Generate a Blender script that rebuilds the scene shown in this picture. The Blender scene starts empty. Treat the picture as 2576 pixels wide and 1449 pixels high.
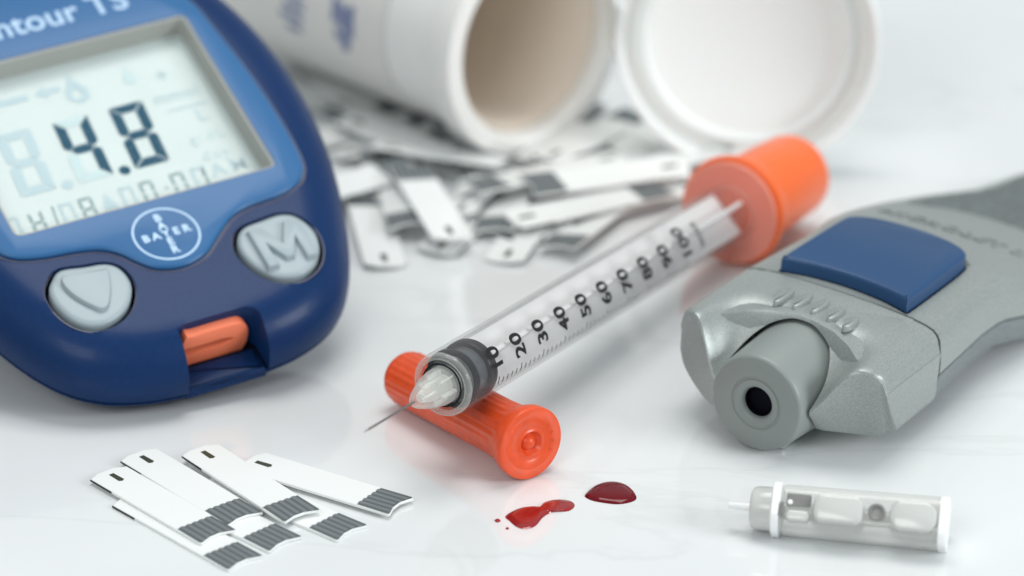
import bpy, bmesh, math, random
from mathutils import Vector, Matrix, Euler
PI = math.pi
R = math.radians
scene = bpy.context.scene
COL = scene.collection
scene.unit_settings.system = 'METRIC'
scene.unit_settings.scale_length = 0.01          # one unit is one centimetre

# ------------------------------------------------------------------ camera
PITCH = R(24.0)
cam_d = bpy.data.cameras.new('camera')
cam = bpy.data.objects.new('camera', cam_d)
COL.objects.link(cam)
cam.location = (0, -42 * math.cos(PITCH), 42 * math.sin(PITCH))
cam.rotation_euler = (PI / 2 - PITCH, 0, 0)
cam_d.sensor_width = 36
cam_d.lens = 36 * 9240 / 2576
cam_d.clip_start = 1
cam_d.clip_end = 2000
cam_d.dof.use_dof = True
cam_d.dof.focus_distance = 37.4
cam_d.dof.aperture_fstop = 0.178
scene.camera = cam

# ------------------------------------------------------------------ world and lamps
w = bpy.data.worlds.new('World')
scene.world = w
w.use_nodes = True
wn = w.node_tree.nodes
wn['Background'].inputs[0].default_value = (0.88, 0.965, 0.985, 1)
wn['Background'].inputs[1].default_value = 0.48

def area(name, loc, target, sx, sy, power, color):
    l = bpy.data.lights.new(name, 'AREA')
    l.shape = 'RECTANGLE'
    l.size, l.size_y = sx, sy
    l.energy = power
    l.color = color
    o = bpy.data.objects.new(name, l)
    COL.objects.link(o)
    o.location = loc
    o.rotation_euler = (Vector(target) - Vector(loc)).to_track_quat('-Z', 'Y').to_euler()
    return o
area('softbox_lamp', (3, 9, 56), (0, 0, 0), 34, 28, 17000, (1.0, 0.985, 0.96))
area('side_lamp', (56, -26, 24), (2, -2, 0), 22, 20, 21000, (0.95, 0.98, 1.0))
area('front_fill_lamp', (-22, -58, 42), (0, 0, 0), 30, 24, 12000, (1.0, 1.0, 0.985))

scene.view_settings.view_transform = 'Standard'
scene.view_settings.look = 'None'
scene.view_settings.exposure = 0.02
scene.view_settings.gamma = 1.0
scene.render.engine = 'CYCLES'
scene.cycles.max_bounces = 12
scene.cycles.transparent_max_bounces = 16

# ------------------------------------------------------------------ materials
def mat(name, color, rough=0.4, metal=0.0, coat=0.0, bump=None, bump_scale=60.0, bump_dist=0.01, var=0.0,
        var_scale=2.0, trans=0.0, sss=0.0, spec=0.5, ior=1.45):
    m = bpy.data.materials.new(name)
    m.use_nodes = True
    nt = m.node_tree
    b = nt.nodes['Principled BSDF']
    b.inputs['Base Color'].default_value = (*color, 1)
    b.inputs['Roughness'].default_value = rough
    b.inputs['Metallic'].default_value = metal
    b.inputs['Coat Weight'].default_value = coat
    b.inputs['Coat Roughness'].default_value = 0.06
    b.inputs['Specular IOR Level'].default_value = spec
    b.inputs['IOR'].default_value = ior
    b.inputs['Transmission Weight'].default_value = trans
    if sss:
        b.inputs['Subsurface Weight'].default_value = sss
        b.inputs['Subsurface Radius'].default_value = (0.15, 0.1, 0.08)
        b.inputs['Subsurface Scale'].default_value = 1.0
    tc = nt.nodes.new('ShaderNodeTexCoord')
    if bump:
        n = nt.nodes.new('ShaderNodeTexNoise')
        n.inputs['Scale'].default_value = bump_scale
        n.inputs['Detail'].default_value = 3
        nt.links.new(tc.outputs['Object'], n.inputs['Vector'])
        bp = nt.nodes.new('ShaderNodeBump')
        bp.inputs['Strength'].default_value = bump
        bp.inputs['Distance'].default_value = bump_dist
        nt.links.new(n.outputs['Fac'], bp.inputs['Height'])
        nt.links.new(bp.outputs['Normal'], b.inputs['Normal'])
    if var:
        n = nt.nodes.new('ShaderNodeTexNoise')
        n.inputs['Scale'].default_value = var_scale
        n.inputs['Detail'].default_value = 5
        nt.links.new(tc.outputs['Object'], n.inputs['Vector'])
        r = nt.nodes.new('ShaderNodeValToRGB')
        r.color_ramp.elements[0].position = 0.3
        r.color_ramp.elements[1].position = 0.7
        r.color_ramp.elements[0].color = (*[c * (1 - var) for c in color], 1)
        r.color_ramp.elements[1].color = (*[min(1, c * (1 + var)) for c in color], 1)
        nt.links.new(n.outputs['Fac'], r.inputs['Fac'])
        nt.links.new(r.outputs['Color'], b.inputs['Base Color'])
    return m

def clear_mat(name, tint, body, f0, f1, rough=0.08, blend=0.5):
    """thin clear plastic: see-through when faced, glossier and denser at grazing angles"""
    m = bpy.data.materials.new(name)
    m.use_nodes = True
    nt = m.node_tree
    nt.nodes.remove(nt.nodes['Principled BSDF'])
    out = nt.nodes['Material Output']
    t = nt.nodes.new('ShaderNodeBsdfTransparent')
    t.inputs['Color'].default_value = (*tint, 1)
    p = nt.nodes.new('ShaderNodeBsdfPrincipled')
    p.inputs['Base Color'].default_value = (*body, 1)
    p.inputs['Roughness'].default_value = rough
    p.inputs['Specular IOR Level'].default_value = 0.8
    lw = nt.nodes.new('ShaderNodeLayerWeight')
    lw.inputs['Blend'].default_value = blend
    mr = nt.nodes.new('ShaderNodeMapRange')
    mr.inputs['To Min'].default_value = f0
    mr.inputs['To Max'].default_value = f1
    nt.links.new(lw.outputs['Facing'], mr.inputs['Value'])
    mx = nt.nodes.new('ShaderNodeMixShader')
    nt.links.new(mr.outputs['Result'], mx.inputs['Fac'])
    nt.links.new(t.outputs[0], mx.inputs[1])
    nt.links.new(p.outputs[0], mx.inputs[2])
    nt.links.new(mx.outputs[0], out.inputs['Surface'])
    return m

def marble():
    m = mat('polished_white_marble', (0.80, 0.82, 0.83), 0.075, coat=0.6)
    nt = m.node_tree
    b = nt.nodes['Principled BSDF']
    tc = nt.nodes.new('ShaderNodeTexCoord')
    mp = nt.nodes.new('ShaderNodeMapping')
    mp.inputs['Rotation'].default_value = (0, 0, R(35))
    mp.inputs['Scale'].default_value = (0.05, 0.17, 1)
    nt.links.new(tc.outputs['Object'], mp.inputs['Vector'])
    n = nt.nodes.new('ShaderNodeTexNoise')
    n.inputs['Scale'].default_value = 1.3
    n.inputs['Detail'].default_value = 7
    n.inputs['Roughness'].default_value = 0.55
    n.inputs['Distortion'].default_value = 0.7
    nt.links.new(mp.outputs['Vector'], n.inputs['Vector'])
    r = nt.nodes.new('ShaderNodeValToRGB')
    e = r.color_ramp.elements
    e[0].position, e[0].color = 0.0, (0.79, 0.815, 0.825, 1)
    e[1].position, e[1].color = 1.0, (0.79, 0.81, 0.82, 1)
    for pos, c in ((0.40, 0.815), (0.488, 0.812), (0.50, 0.765), (0.512, 0.81), (0.62, 0.82)):
        x = e.new(pos)
        x.color = (c * 0.975, c, c * 1.01, 1)
    nt.links.new(n.outputs['Fac'], r.inputs['Fac'])
    n2 = nt.nodes.new('ShaderNodeTexNoise')
    n2.inputs['Scale'].default_value = 0.22
    n2.inputs['Detail'].default_value = 3
    nt.links.new(tc.outputs['Object'], n2.inputs['Vector'])
    mr = nt.nodes.new('ShaderNodeMapRange')
    mr.inputs['From Min'].default_value = 0.35
    mr.inputs['From Max'].default_value = 0.65
    mr.inputs['To Min'].default_value = 0.94
    mr.inputs['To Max'].default_value = 1.02
    nt.links.new(n2.outputs['Fac'], mr.inputs['Value'])
    mul = nt.nodes.new('ShaderNodeVectorMath')
    mul.operation = 'SCALE'
    nt.links.new(r.outputs['Color'], mul.inputs[0])
    nt.links.new(mr.outputs['Result'], mul.inputs['Scale'])
    nt.links.new(mul.outputs['Vector'], b.inputs['Base Color'])
    return m

M = {}
M['marble'] = marble()
M['navy'] = mat('navy_plastic', (0.006, 0.029, 0.105), 0.34, spec=0.16, bump=0.22, bump_scale=48, bump_dist=0.006, var=0.08, var_scale=20, coat=0.04)
M['navy_dark'] = mat('dark_navy_plastic', (0.008, 0.02, 0.075), 0.3)
M['blue_face'] = mat('blue_face_plastic', (0.030, 0.130, 0.31), 0.36, spec=0.35, coat=0.05)
M['frame_grey'] = mat('grey_window_wall', (0.40, 0.395, 0.37), 0.5)
M['lcd'] = mat('lcd_glass', (0.545, 0.61, 0.60), 0.25, var=0.03, var_scale=1.2)
M['seg_dark'] = mat('lcd_dark_segment', (0.006, 0.07, 0.125), 0.5, spec=0.2)
M['seg_mid'] = mat('lcd_grey_segment', (0.22, 0.32, 0.33), 0.35)
M['seg_ghost'] = mat('lcd_faint_segment', (0.41, 0.53, 0.57), 0.35)
M['seg_ghost_light'] = mat('lcd_very_faint_segment', (0.49, 0.61, 0.62), 0.35)
M['print_pale'] = mat('pale_blue_print', (0.42, 0.60, 0.80), 0.4)
M['print_logo'] = mat('logo_print', (0.50, 0.70, 0.90), 0.4)
M['btn_grey'] = mat('grey_rubber_button', (0.34, 0.41, 0.44), 0.4, bump=0.08, bump_scale=50, bump_dist=0.004)
M['port_orange'] = mat('orange_port_plastic', (0.90, 0.22, 0.11), 0.42, sss=0.1)
M['orange'] = mat('orange_cap_plastic', (0.78, 0.085, 0.018), 0.33, sss=0.15, coat=0.1, bump=0.12, bump_scale=26, bump_dist=0.005, var=0.07, var_scale=9)
M['orange_rear'] = mat('bright_orange_plastic', (0.92, 0.155, 0.03), 0.33, sss=0.15)
M['clear'] = clear_mat('clear_barrel_plastic', (0.97, 0.97, 0.97), (0.36, 0.36, 0.37), 0.006, 0.34, 0.06, 0.28)
M['hub'] = clear_mat('frosted_clear_hub', (0.95, 0.95, 0.93), (0.80, 0.81, 0.79), 0.10, 0.62, 0.1, 0.4)
M['flange_clear_pink'] = clear_mat('clear_flange_pink_reflection', (1.0, 0.86, 0.80), (1.0, 0.60, 0.50), 0.22, 0.8, 0.2, 0.5)  # clear plastic with the orange cap's pink reflection put into its colour
M['pane'] = clear_mat('clear_display_pane', (0.985, 0.995, 0.995), (0.5, 0.55, 0.55), 0.0, 0.06, 0.05, 0.3)
M['plunger'] = mat('white_plunger_plastic', (0.80, 0.79, 0.79), 0.35)
M['stopper'] = mat('black_rubber', (0.004, 0.005, 0.008), 0.35, spec=0.25)
M['stopper_mid'] = mat('dark_grey_rubber', (0.085, 0.095, 0.105), 0.2, spec=0.8)
M['steel'] = mat('needle_steel', (0.32, 0.31, 0.30), 0.3, metal=0.9)
M['ink'] = mat('black_ink', (0.006, 0.006, 0.007), 0.5)
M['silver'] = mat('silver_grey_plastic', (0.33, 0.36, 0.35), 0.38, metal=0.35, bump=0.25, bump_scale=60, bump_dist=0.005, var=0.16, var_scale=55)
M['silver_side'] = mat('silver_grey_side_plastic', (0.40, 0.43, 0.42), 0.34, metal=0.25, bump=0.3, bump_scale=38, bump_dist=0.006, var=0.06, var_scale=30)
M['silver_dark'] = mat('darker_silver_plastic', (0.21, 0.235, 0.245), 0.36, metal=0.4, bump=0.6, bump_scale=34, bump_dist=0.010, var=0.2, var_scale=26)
M['nose'] = mat('smooth_grey_plastic', (0.245, 0.275, 0.265), 0.40, coat=0.05)
M['black'] = mat('black_recess', (0.003, 0.003, 0.007), 0.7, spec=0.1)
M['btn_blue'] = mat('blue_trigger_plastic', (0.014, 0.062, 0.165), 0.38, coat=0.05, bump=0.05, bump_scale=45, bump_dist=0.004)
M['grip'] = mat('dark_grey_rubber_grip', (0.13, 0.15, 0.15), 0.6, bump=0.5, bump_scale=14, bump_dist=0.02, var=0.25, var_scale=9)
M['strip'] = mat('white_strip_plastic', (0.84, 0.86, 0.85), 0.25, coat=0.1)
M['strip_pad'] = mat('dark_carbon_pad', (0.10, 0.115, 0.12), 0.5)
M['strip_line'] = mat('grey_carbon_track', (0.17, 0.19, 0.20), 0.45)
M['strip_tip'] = mat('dark_sample_window', (0.05, 0.055, 0.035), 0.3)
M['vial'] = mat('white_vial_plastic', (0.87, 0.865, 0.84), 0.35, sss=0.2)
M['vial_inner'] = mat('beige_desiccant_liner', (0.80, 0.71, 0.61), 0.6)
M['label'] = mat('pale_paper_label', (0.74, 0.73, 0.70), 0.5)
M['label_ink'] = mat('blue_label_ink', (0.20, 0.24, 0.40), 0.5)
M['lid'] = mat('white_lid_plastic', (0.925, 0.95, 0.935), 0.38, sss=0.3)
M['blood'] = mat('fresh_blood', (0.14, 0.001, 0.006), 0.07, coat=0.0, spec=0.4)
M['blood_thin'] = mat('thin_blood', (0.30, 0.010, 0.010), 0.12, coat=0.6)
M['lancet'] = mat('milky_lancet_plastic', (0.60, 0.61, 0.59), 0.2, coat=0.3)
M['lancet_clear'] = clear_mat('clear_lancet_plastic', (0.98, 0.98, 0.97), (0.80, 0.81, 0.79), 0.3, 0.75, 0.1, 0.45)
M['lancet_grey'] = mat('grey_lancet_core', (0.22, 0.22, 0.215), 0.35)
M['lancet_white'] = mat('bright_white_plastic', (0.92, 0.93, 0.93), 0.3)

# ------------------------------------------------------------------ mesh helpers
def link_mesh(name, verts, faces, m, parent=None, smooth=True, angle=32, label=None):
    me = bpy.data.meshes.new(name)
    me.from_pydata([tuple(v) for v in verts], [], faces)
    bm = bmesh.new()
    bm.from_mesh(me)
    bmesh.ops.recalc_face_normals(bm, faces=bm.faces)
    bm.to_mesh(me)
    bm.free()
    return link_me(name, me, m, parent, smooth, angle, label)

def link_me(name, me, m, parent=None, smooth=True, angle=32, label=None):
    me.materials.clear()
    me.materials.append(m)
    me.name = name
    if smooth:
        me.shade_smooth()
        me.set_sharp_from_angle(angle=R(angle))
    o = bpy.data.objects.new(name, me)
    COL.objects.link(o)
    if parent:
        o.parent = parent
    if label:
        o['label'] = label
    return o

def bm_link(name, bm, m, parent=None, smooth=True, angle=32, label=None):
    me = bpy.data.meshes.new(name)
    bmesh.ops.recalc_face_normals(bm, faces=bm.faces)
    bm.to_mesh(me)
    bm.free()
    return link_me(name, me, m, parent, smooth, angle, label)

def tag(o, label, cat, group=None, kind=None):
    if label: o['label'] = label
    if cat: o['category'] = cat
    if group: o['group'] = group
    if kind: o['kind'] = kind
    return o

def thing(name, label, cat, matrix=None, group=None):
    o = bpy.data.objects.new(name, None)
    o.empty_display_size = 0.3
    COL.objects.link(o)
    if matrix is not None:
        o.matrix_world = matrix
    return tag(o, label, cat, group)

def frame(o, x, y, z):
    m = Matrix.Identity(4)
    for i, a in enumerate((x, y, z)):
        a = Vector(a).normalized()
        for k in range(3):
            m[k][i] = a[k]
    for k in range(3):
        m[k][3] = o[k]
    return m

def catmull(pts, n=6, closed=True):
    out = []
    N = len(pts)
    rng = N if closed else N - 1
    for i in range(rng):
        if closed:
            p0, p1, p2, p3 = pts[i - 1], pts[i], pts[(i + 1) % N], pts[(i + 2) % N]
        else:
            p0, p1, p2, p3 = pts[max(i - 1, 0)], pts[i], pts[i + 1], pts[min(i + 2, N - 1)]
        for k in range(n):
            t = k / n
            out.append(tuple(0.5 * (2 * b + (c - a) * t + (2 * a - 5 * b + 4 * c - d) * t * t + (3 * b - a - 3 * c + d) * t ** 3)
                             for a, b, c, d in zip(p0, p1, p2, p3)))
    if not closed:
        out.append(tuple(pts[-1]))
    return out

def ccw(p):
    a = sum(p[i - 1][0] * p[i][1] - p[i][0] * p[i - 1][1] for i in range(len(p)))
    return list(p) if a > 0 else list(reversed(p))

def offset(p, d):
    """move a counter-clockwise outline inward by d"""
    out = []
    n = len(p)
    for i in range(n):
        ax, ay = p[i][0] - p[i - 1][0], p[i][1] - p[i - 1][1]
        bx, by = p[(i + 1) % n][0] - p[i][0], p[(i + 1) % n][1] - p[i][1]
        la, lb = math.hypot(ax, ay) or 1e-9, math.hypot(bx, by) or 1e-9
        n1, n2 = (-ay / la, ax / la), (-by / lb, bx / lb)
        nx, ny = n1[0] + n2[0], n1[1] + n2[1]
        l = math.hypot(nx, ny) or 1e-9
        nx, ny = nx / l, ny / l
        c = max(0.4, nx * n1[0] + ny * n1[1])
        out.append((p[i][0] + nx * d / c, p[i][1] + ny * d / c))
    return out

def loft(outline, rings, cap=True):
    """stack inset copies of an outline: rings = [(inset, z) ...] or [(points, z)]"""
    outline = ccw(outline)
    verts, faces = [], []
    n = len(outline)
    for d, z in rings:
        o = d if isinstance(d, list) else offset(outline, d)
        verts += [(x, y, z) for x, y in o]
    for k in range(len(rings) - 1):
        for i in range(n):
            j = (i + 1) % n
            faces.append((k * n + i, k * n + j, (k + 1) * n + j, (k + 1) * n + i))
    if cap:
        faces.append(tuple(range(n)))
        faces.append(tuple((len(rings) - 1) * n + i for i in range(n)))
    return verts, faces

def round_top(outline, z0, z1, r, seg=4, flare=0.0):
    rings = [(-flare, z0), (0, z1 - r)]
    for k in range(1, seg + 1):
        a = PI / 2 * k / seg
        rings.append((r * (1 - math.cos(a)), z1 - r + r * math.sin(a)))
    return loft(outline, rings)

def rrect(x0, y0, x1, y1, r, n=5):
    p = []
    for cx, cy, a0 in ((x1 - r, y1 - r, 0), (x0 + r, y1 - r, 90), (x0 + r, y0 + r, 180), (x1 - r, y0 + r, 270)):
        for k in range(n + 1):
            a = R(a0 + 90 * k / n)
            p.append((cx + r * math.cos(a), cy + r * math.sin(a)))
    return p

def lathe(profile, n=48, ribs=0, rib_amp=0.0, rib_range=None):
    """revolve (x, r) about the x axis; r may be 0 at the ends"""
    verts, faces, rows = [], [], []
    for x, r in profile:
        if r < 1e-6:
            rows.append([len(verts)])
            verts.append((x, 0, 0))
        else:
            row = []
            for i in range(n):
                a = 2 * PI * i / n
                rr = r
                if ribs and rib_range and rib_range[0] <= x <= rib_range[1]:
                    rr = r + rib_amp * (0.5 + 0.5 * math.cos(ribs * a)) ** 2
                row.append(len(verts))
                verts.append((x, rr * math.cos(a), rr * math.sin(a)))
            rows.append(row)
    for a, b in zip(rows, rows[1:]):
        if len(a) == 1 and len(b) == 1:
            continue
        for i in range(n):
            j = (i + 1) % n
            if len(a) == 1:
                faces.append((a[0], b[i], b[j]))
            elif len(b) == 1:
                faces.append((a[i], b[0], a[j]))
            else:
                faces.append((a[i], b[i], b[j], a[j]))
    if len(rows[0]) > 1 and len(rows[-1]) > 1 and profile[0] != profile[-1]:
        faces.append(tuple(rows[0]))
        faces.append(tuple(rows[-1]))
    return verts, faces

def boolean(o, cutter, op='DIFFERENCE', keep=False):
    md = o.modifiers.new('b', 'BOOLEAN')
    md.object = cutter
    md.operation = op
    md.solver = 'EXACT'
    bpy.context.view_layer.update()
    dg = bpy.context.evaluated_depsgraph_get()
    me = bpy.data.meshes.new_from_object(o.evaluated_get(dg))
    o.modifiers.clear()
    m = o.data.materials[0]
    o.data = me
    me.materials.clear()
    me.materials.append(m)
    for p in me.polygons:
        p.material_index = 0
    me.shade_smooth()
    me.set_sharp_from_angle(angle=R(32))
    if not keep:
        cm = cutter.data
        bpy.data.objects.remove(cutter)
        bpy.data.meshes.remove(cm)

def text_mesh(s, size, extrude=0.0, bold=0.0, align='CENTER', space=1.0, bevel=0.0):
    c = bpy.data.curves.new('t', 'FONT')
    c.body = s
    c.size = size
    c.extrude = extrude
    c.offset = bold
    c.align_x = align
    c.align_y = 'CENTER'
    c.space_character = space
    c.bevel_depth = bevel
    c.resolution_u = 5
    o = bpy.data.objects.new('t', c)
    COL.objects.link(o)
    bpy.context.view_layer.update()
    dg = bpy.context.evaluated_depsgraph_get()
    me = bpy.data.meshes.new_from_object(o.evaluated_get(dg))
    bpy.data.objects.remove(o)
    bpy.data.curves.remove(c)
    return me

def flat_poly(name, polys, z, m, parent, t=0.004):
    """a print layer: several outlines at height z, t thick"""
    verts, faces = [], []
    for p in polys:
        v, f = loft(p, [(0, z), (0, z + t)])
        b = len(verts)
        verts += v
        faces += [tuple(i + b for i in q) for q in f]
    return link_mesh(name, verts, faces, m, parent, smooth=False)

# ------------------------------------------------------------------ the table
bm = bmesh.new()
bmesh.ops.create_cube(bm, size=1)
bmesh.ops.scale(bm, vec=(320, 320, 3), verts=bm.verts)
bmesh.ops.translate(bm, vec=(0, 60, -1.5), verts=bm.verts)
tbl = bm_link('table_surface', bm, M['marble'], smooth=False)
tag(tbl, 'polished white marble table top with faint grey veins', None, kind='structure')

# ------------------------------------------------------------------ glucose meter
def make_meter():
    O = (-3.726, -2.0386, 1.5)
    Xa, Ya, Na = Vector(METER_X), Vector(METER_Y), Vector(METER_N)
    root = thing('glucose_meter', 'navy blue blood glucose meter with a light blue face reading 4.8', 'glucose meter',
                 frame(O, Xa, Ya, Na))
    half = [(0, -1.66), (0.5, -1.64), (0.92, -1.58), (1.3, -1.44), (1.6, -1.22), (1.84, -0.90), (2.02, -0.53), (2.2, -0.05),
            (2.37, 0.55), (2.48, 1.15), (2.53, 1.75), (2.51, 2.4), (2.41, 3.0), (2.22, 3.6), (1.85, 4.2), (1.3, 4.65), (0.6, 4.9)]
    out = catmull(half + [(0, 4.94)] + [(-x, y) for x, y in reversed(half[1:])], 4)
    # upper shell: the face rolls over to the widest line
    rings = [(0.03, -0.60), (0.0, -0.585), (0.0, -0.54)]
    for k in range(1, 9):
        a = PI / 2 * k / 8
        rings.append((0.60 * (1 - math.cos(a)), -0.54 + 0.54 * math.sin(a)))
    v, f = loft(out, rings)
    shell = link_mesh('upper_shell', v, f, M['navy'], root)
    v, f = loft(out, [(0.95, -1.12), (0.6, -1.06), (0.33, -0.96), (0.14, -0.80), (0.02, -0.66), (0.012, -0.645), (0.035, -0.632)])
    link_mesh('lower_shell', v, f, M['navy'], root)
    v, f = loft(out, [(0.045, -0.64), (0.045, -0.595)])
    link_mesh('seam_core', v, f, M['black'], root)
    # rear battery housing on which the meter leans back
    W2L = (frame(O, Xa, Ya, Na)).inverted()
    hv = []
    bx = rrect(-1.5, 2.3, 1.5, 4.3, 0.3, 4)
    for x, y in bx:
        hv.append((x, y, -1.1))
    for x, y in bx:
        p = frame(O, Xa, Ya, Na) @ Vector((x, y, -1.1))
        p.z = 0.002
        hv.append(tuple(W2L @ p))
    n = len(bx)
    hf = [(i, (i + 1) % n, n + (i + 1) % n, n + i) for i in range(n)] + [tuple(range(n)), tuple(range(n, 2 * n))]
    link_mesh('battery_housing', hv, hf, M['navy'], root)
    # light blue face plate
    lens = [(1.725, 3.17), (1.80, 2.67), (1.875, 1.93), (1.90, 1.19), (1.87, 0.56), (1.79, 0.33), (1.65, 0.20), (1.43, 0.125), (1.02, 0.09),
            (0.785, 0.01), (0.60, -0.13), (0.47, -0.24), (0.28, -0.385), (0.0, -0.455), (-0.28, -0.385), (-0.45, -0.22), (-0.58, -0.05),
            (-0.76, 0.07), (-1.02, 0.13), (-1.35, 0.17), (-1.62, 0.25), (-1.78, 0.40), (-1.87, 0.65), (-1.90, 1.19), (-1.875, 1.93),
            (-1.80, 2.67), (-1.70, 3.17), (-1.5, 3.62), (-1.15, 3.98), (-0.6, 4.2), (0, 4.27), (0.6, 4.2), (1.15, 3.98), (1.5, 3.62)]
    lens = catmull(lens, 4)
    v, f = loft(lens, [(0, -0.05), (0, 0.035), (0.012, 0.05), (0.035, 0.062)])
    face = link_mesh('face_plate', v, f, M['blue_face'], root)
    win = rrect(-1.53, 0.50, 1.56, 2.99, 0.09)
    cv, cf = loft(win, [(0, -0.26), (0, 0.3)])
    cut = link_mesh('cut', cv, cf, M['navy'], root)
    bpy.context.view_layer.update()
    boolean(face, cut, keep=True)
    boolean(shell, cut)
    # dark gasket line round the face plate
    v, f = loft(lens, [(-0.035, -0.03), (-0.035, 0.004), (0.03, 0.006), (0.03, -0.03)], cap=False)
    link_mesh('gasket', v, f, M['navy_dark'], root)
    # inner walls of the window
    wi = ccw(win)
    v, f = loft(wi, [(0.004, -0.24), (0.004, 0.05), (0.03, 0.045), (0.05, -0.24)], cap=False)
    link_mesh('window_wall', v, f, M['frame_grey'], root)
    v, f = loft(win, [(0.006, -0.25), (0.006, -0.21)])
    scr = link_mesh('screen', v, f, M['lcd'], root, smooth=False)
    v, f = loft(win, [(0.006, 0.046), (0.006, 0.058)])
    link_mesh('display_pane', v, f, M['pane'], root, smooth=False)
    Z = -0.209
    # ---- seven segment digits
    def segs(x, y, wd, ht, th, sh, on, g=0.012):
        """polygons for the seven segments; x,y = top left corner"""
        def P(u, v_):
            return (x + u - sh * (v_ / ht), y - v_)
        h2 = ht / 2
        t2 = th / 2
        S = {
            'a': [(g, 0), (wd - g, 0), (wd - th - g, th), (th + g, th)],
            'f': [(0, g), (th, th + g), (th, h2 - t2), (t2, h2 - g), (0, h2 - t2)],
            'b': [(wd, g), (wd - th, th + g), (wd - th, h2 - t2), (wd - t2, h2 - g), (wd, h2 - t2)],
            'g': [(t2 + g, h2), (th + g, h2 - t2), (wd - th - g, h2 - t2), (wd - t2 - g, h2), (wd - th - g, h2 + t2), (th + g, h2 + t2)],
            'e': [(0, h2 + t2), (t2, h2 + g), (th, h2 + t2), (th, ht - th - g), (0, ht - g)],
            'c': [(wd, h2 + t2), (wd - t2, h2 + g), (wd - th, h2 + t2), (wd - th, ht - th - g), (wd, ht - g)],
            'd': [(g, ht), (wd - g, ht), (wd - th - g, ht - th), (th + g, ht - th)],
        }
        return [[P(*q) for q in S[k]] for k in on]
    big = dict(wd=0.41, ht=0.935, th=0.12, sh=0.07)
    flat_poly('digit', segs(0.262, 2.13, on='abcdefg', **big), Z, M['seg_dark'], scr)['label'] = 'dark digit 8'
    flat_poly('digit', segs(-0.405, 2.14, on='bcfg', **big), Z, M['seg_dark'], scr)['label'] = 'dark digit 4'
    for on in 'ade':
        flat_poly('faint_segment', segs(-0.405, 2.14, on=on, **big), Z, M['seg_ghost_light'], scr)
    flat_poly('faint_digit', segs(-1.075, 2.16, on='abcdefg', **big), Z, M['seg_ghost'], scr)
    for on in 'bc':
        flat_poly('faint_segment', segs(-1.72, 2.18, on=on, **big), Z, M['seg_ghost'], scr)
    circ = lambda cx, cy, r, k=20, sy=1.0: [(cx + r * math.cos(2 * PI * i / k), cy + r * sy * math.sin(2 * PI * i / k)) for i in range(k)]
    flat_poly('decimal_point', [circ(0.072, 1.222, 0.066)], Z, M['seg_dark'], scr)
    flat_poly('faint_point', [circ(-0.60, 1.235, 0.066)], Z, M['seg_ghost'], scr)
    sm = dict(wd=0.165, ht=0.34, th=0.04, sh=0.02, g=0.010)
    row = [(-1.46, 'abcdef', 'seg_ghost'), (-1.19, 'bcdefg', 'seg_mid'), (-0.83, 'abcdef', 'seg_ghost'), (-0.60, 'abcdefg', 'seg_mid'),
           (-0.12, 'abcdef', 'seg_ghost'), (0.12, 'abcef', 'seg_mid'), (0.49, 'abcdef', 'seg_mid'), (0.74, 'abef', 'seg_ghost')]
    for x, on, mm in row:
        flat_poly('small_digit', segs(x, 1.0, on=on, **sm), Z, M[mm], scr)
    flat_poly('small_digit', segs(0.74, 1.0, on='bc', **sm), Z, M['seg_mid'], scr)
    flat_poly('slash', [[(-0.90, 1.0), (-0.875, 1.0), (-0.925, 0.62), (-0.95, 0.62)]], Z, M['seg_mid'], scr)
    flat_poly('triangle_icon', [[(-0.375, 0.75), (-0.195, 0.75), (-0.285, 0.98)]], Z, M['seg_ghost'], scr)
    for yy in (0.83, 0.70):
        flat_poly('colon_dot', [circ(0.40, yy, 0.018, 10)], Z, M['seg_mid'], scr)
    def drop(cx, cy, s):
        p = [(0, 0.62), (0.10, 0.36), (0.24, 0.12), (0.33, -0.08), (0.30, -0.30), (0.16, -0.44), (0, -0.48), (-0.16, -0.44), (-0.30, -0.30),
             (-0.33, -0.08), (-0.24, 0.12), (-0.10, 0.36)]
        return [(cx + a * s, cy + b * s) for a, b in p]
    outer, inner = ccw(drop(0.04, 2.52, 0.42)), ccw(drop(0.03, 2.47, 0.17))
    v, f = loft(outer, [(outer, Z + 0.003), (inner, Z + 0.004)], cap=False)
    link_mesh('drop_icon', v, f, M['seg_ghost'], scr, smooth=False)
    flat_poly('small_drop_icon', [drop(0.69, 2.52, 0.26)], Z, M['seg_ghost_light'], scr)
    flat_poly('arrow_icon', [[(-0.42, 2.60), (-0.28, 2.70), (-0.28, 2.64), (-0.12, 2.64), (-0.12, 2.56), (-0.28, 2.56), (-0.28, 2.50)]], Z, M['seg_ghost'], scr)
    flat_poly('strip_icon', [rrect(-0.98, 2.55, -0.5, 2.64, 0.02, 2)], Z, M['seg_ghost'], scr)
    flat_poly('cross_icon', [rrect(0.97, 2.40, 1.13, 2.44, 0.01, 2), rrect(1.03, 2.34, 1.07, 2.50, 0.01, 2)], Z, M['seg_ghost_light'], scr)
    def label_text(name, s, size, x, y, z, mm, par, bold=0.0, space=1.0, align='CENTER', extr=0.0015):
        me = text_mesh(s, size, extr, bold, align, space)
        for vv in me.vertices:
            vv.co.x += x
            vv.co.y += y
            vv.co.z += z
        return link_me(name, me, M[mm], par, smooth=False)
    label_text('unit_text', 'mmol', 0.23, 1.08, 2.08, Z + 0.002, 'seg_ghost', scr, 0.002, 1.1)
    flat_poly('unit_rule', [rrect(0.88, 1.865, 1.37, 1.885, 0.005, 2)], Z, M['seg_ghost'], scr)
    label_text('unit_text', 'L', 0.26, 1.22, 1.70, Z + 0.002, 'seg_ghost', scr, 0.002)
    label_text('unit_text', 'g/dL', 0.2, 1.14, 1.39, Z + 0.002, 'seg_ghost_light', scr, 0.001, 1.3)
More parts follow.
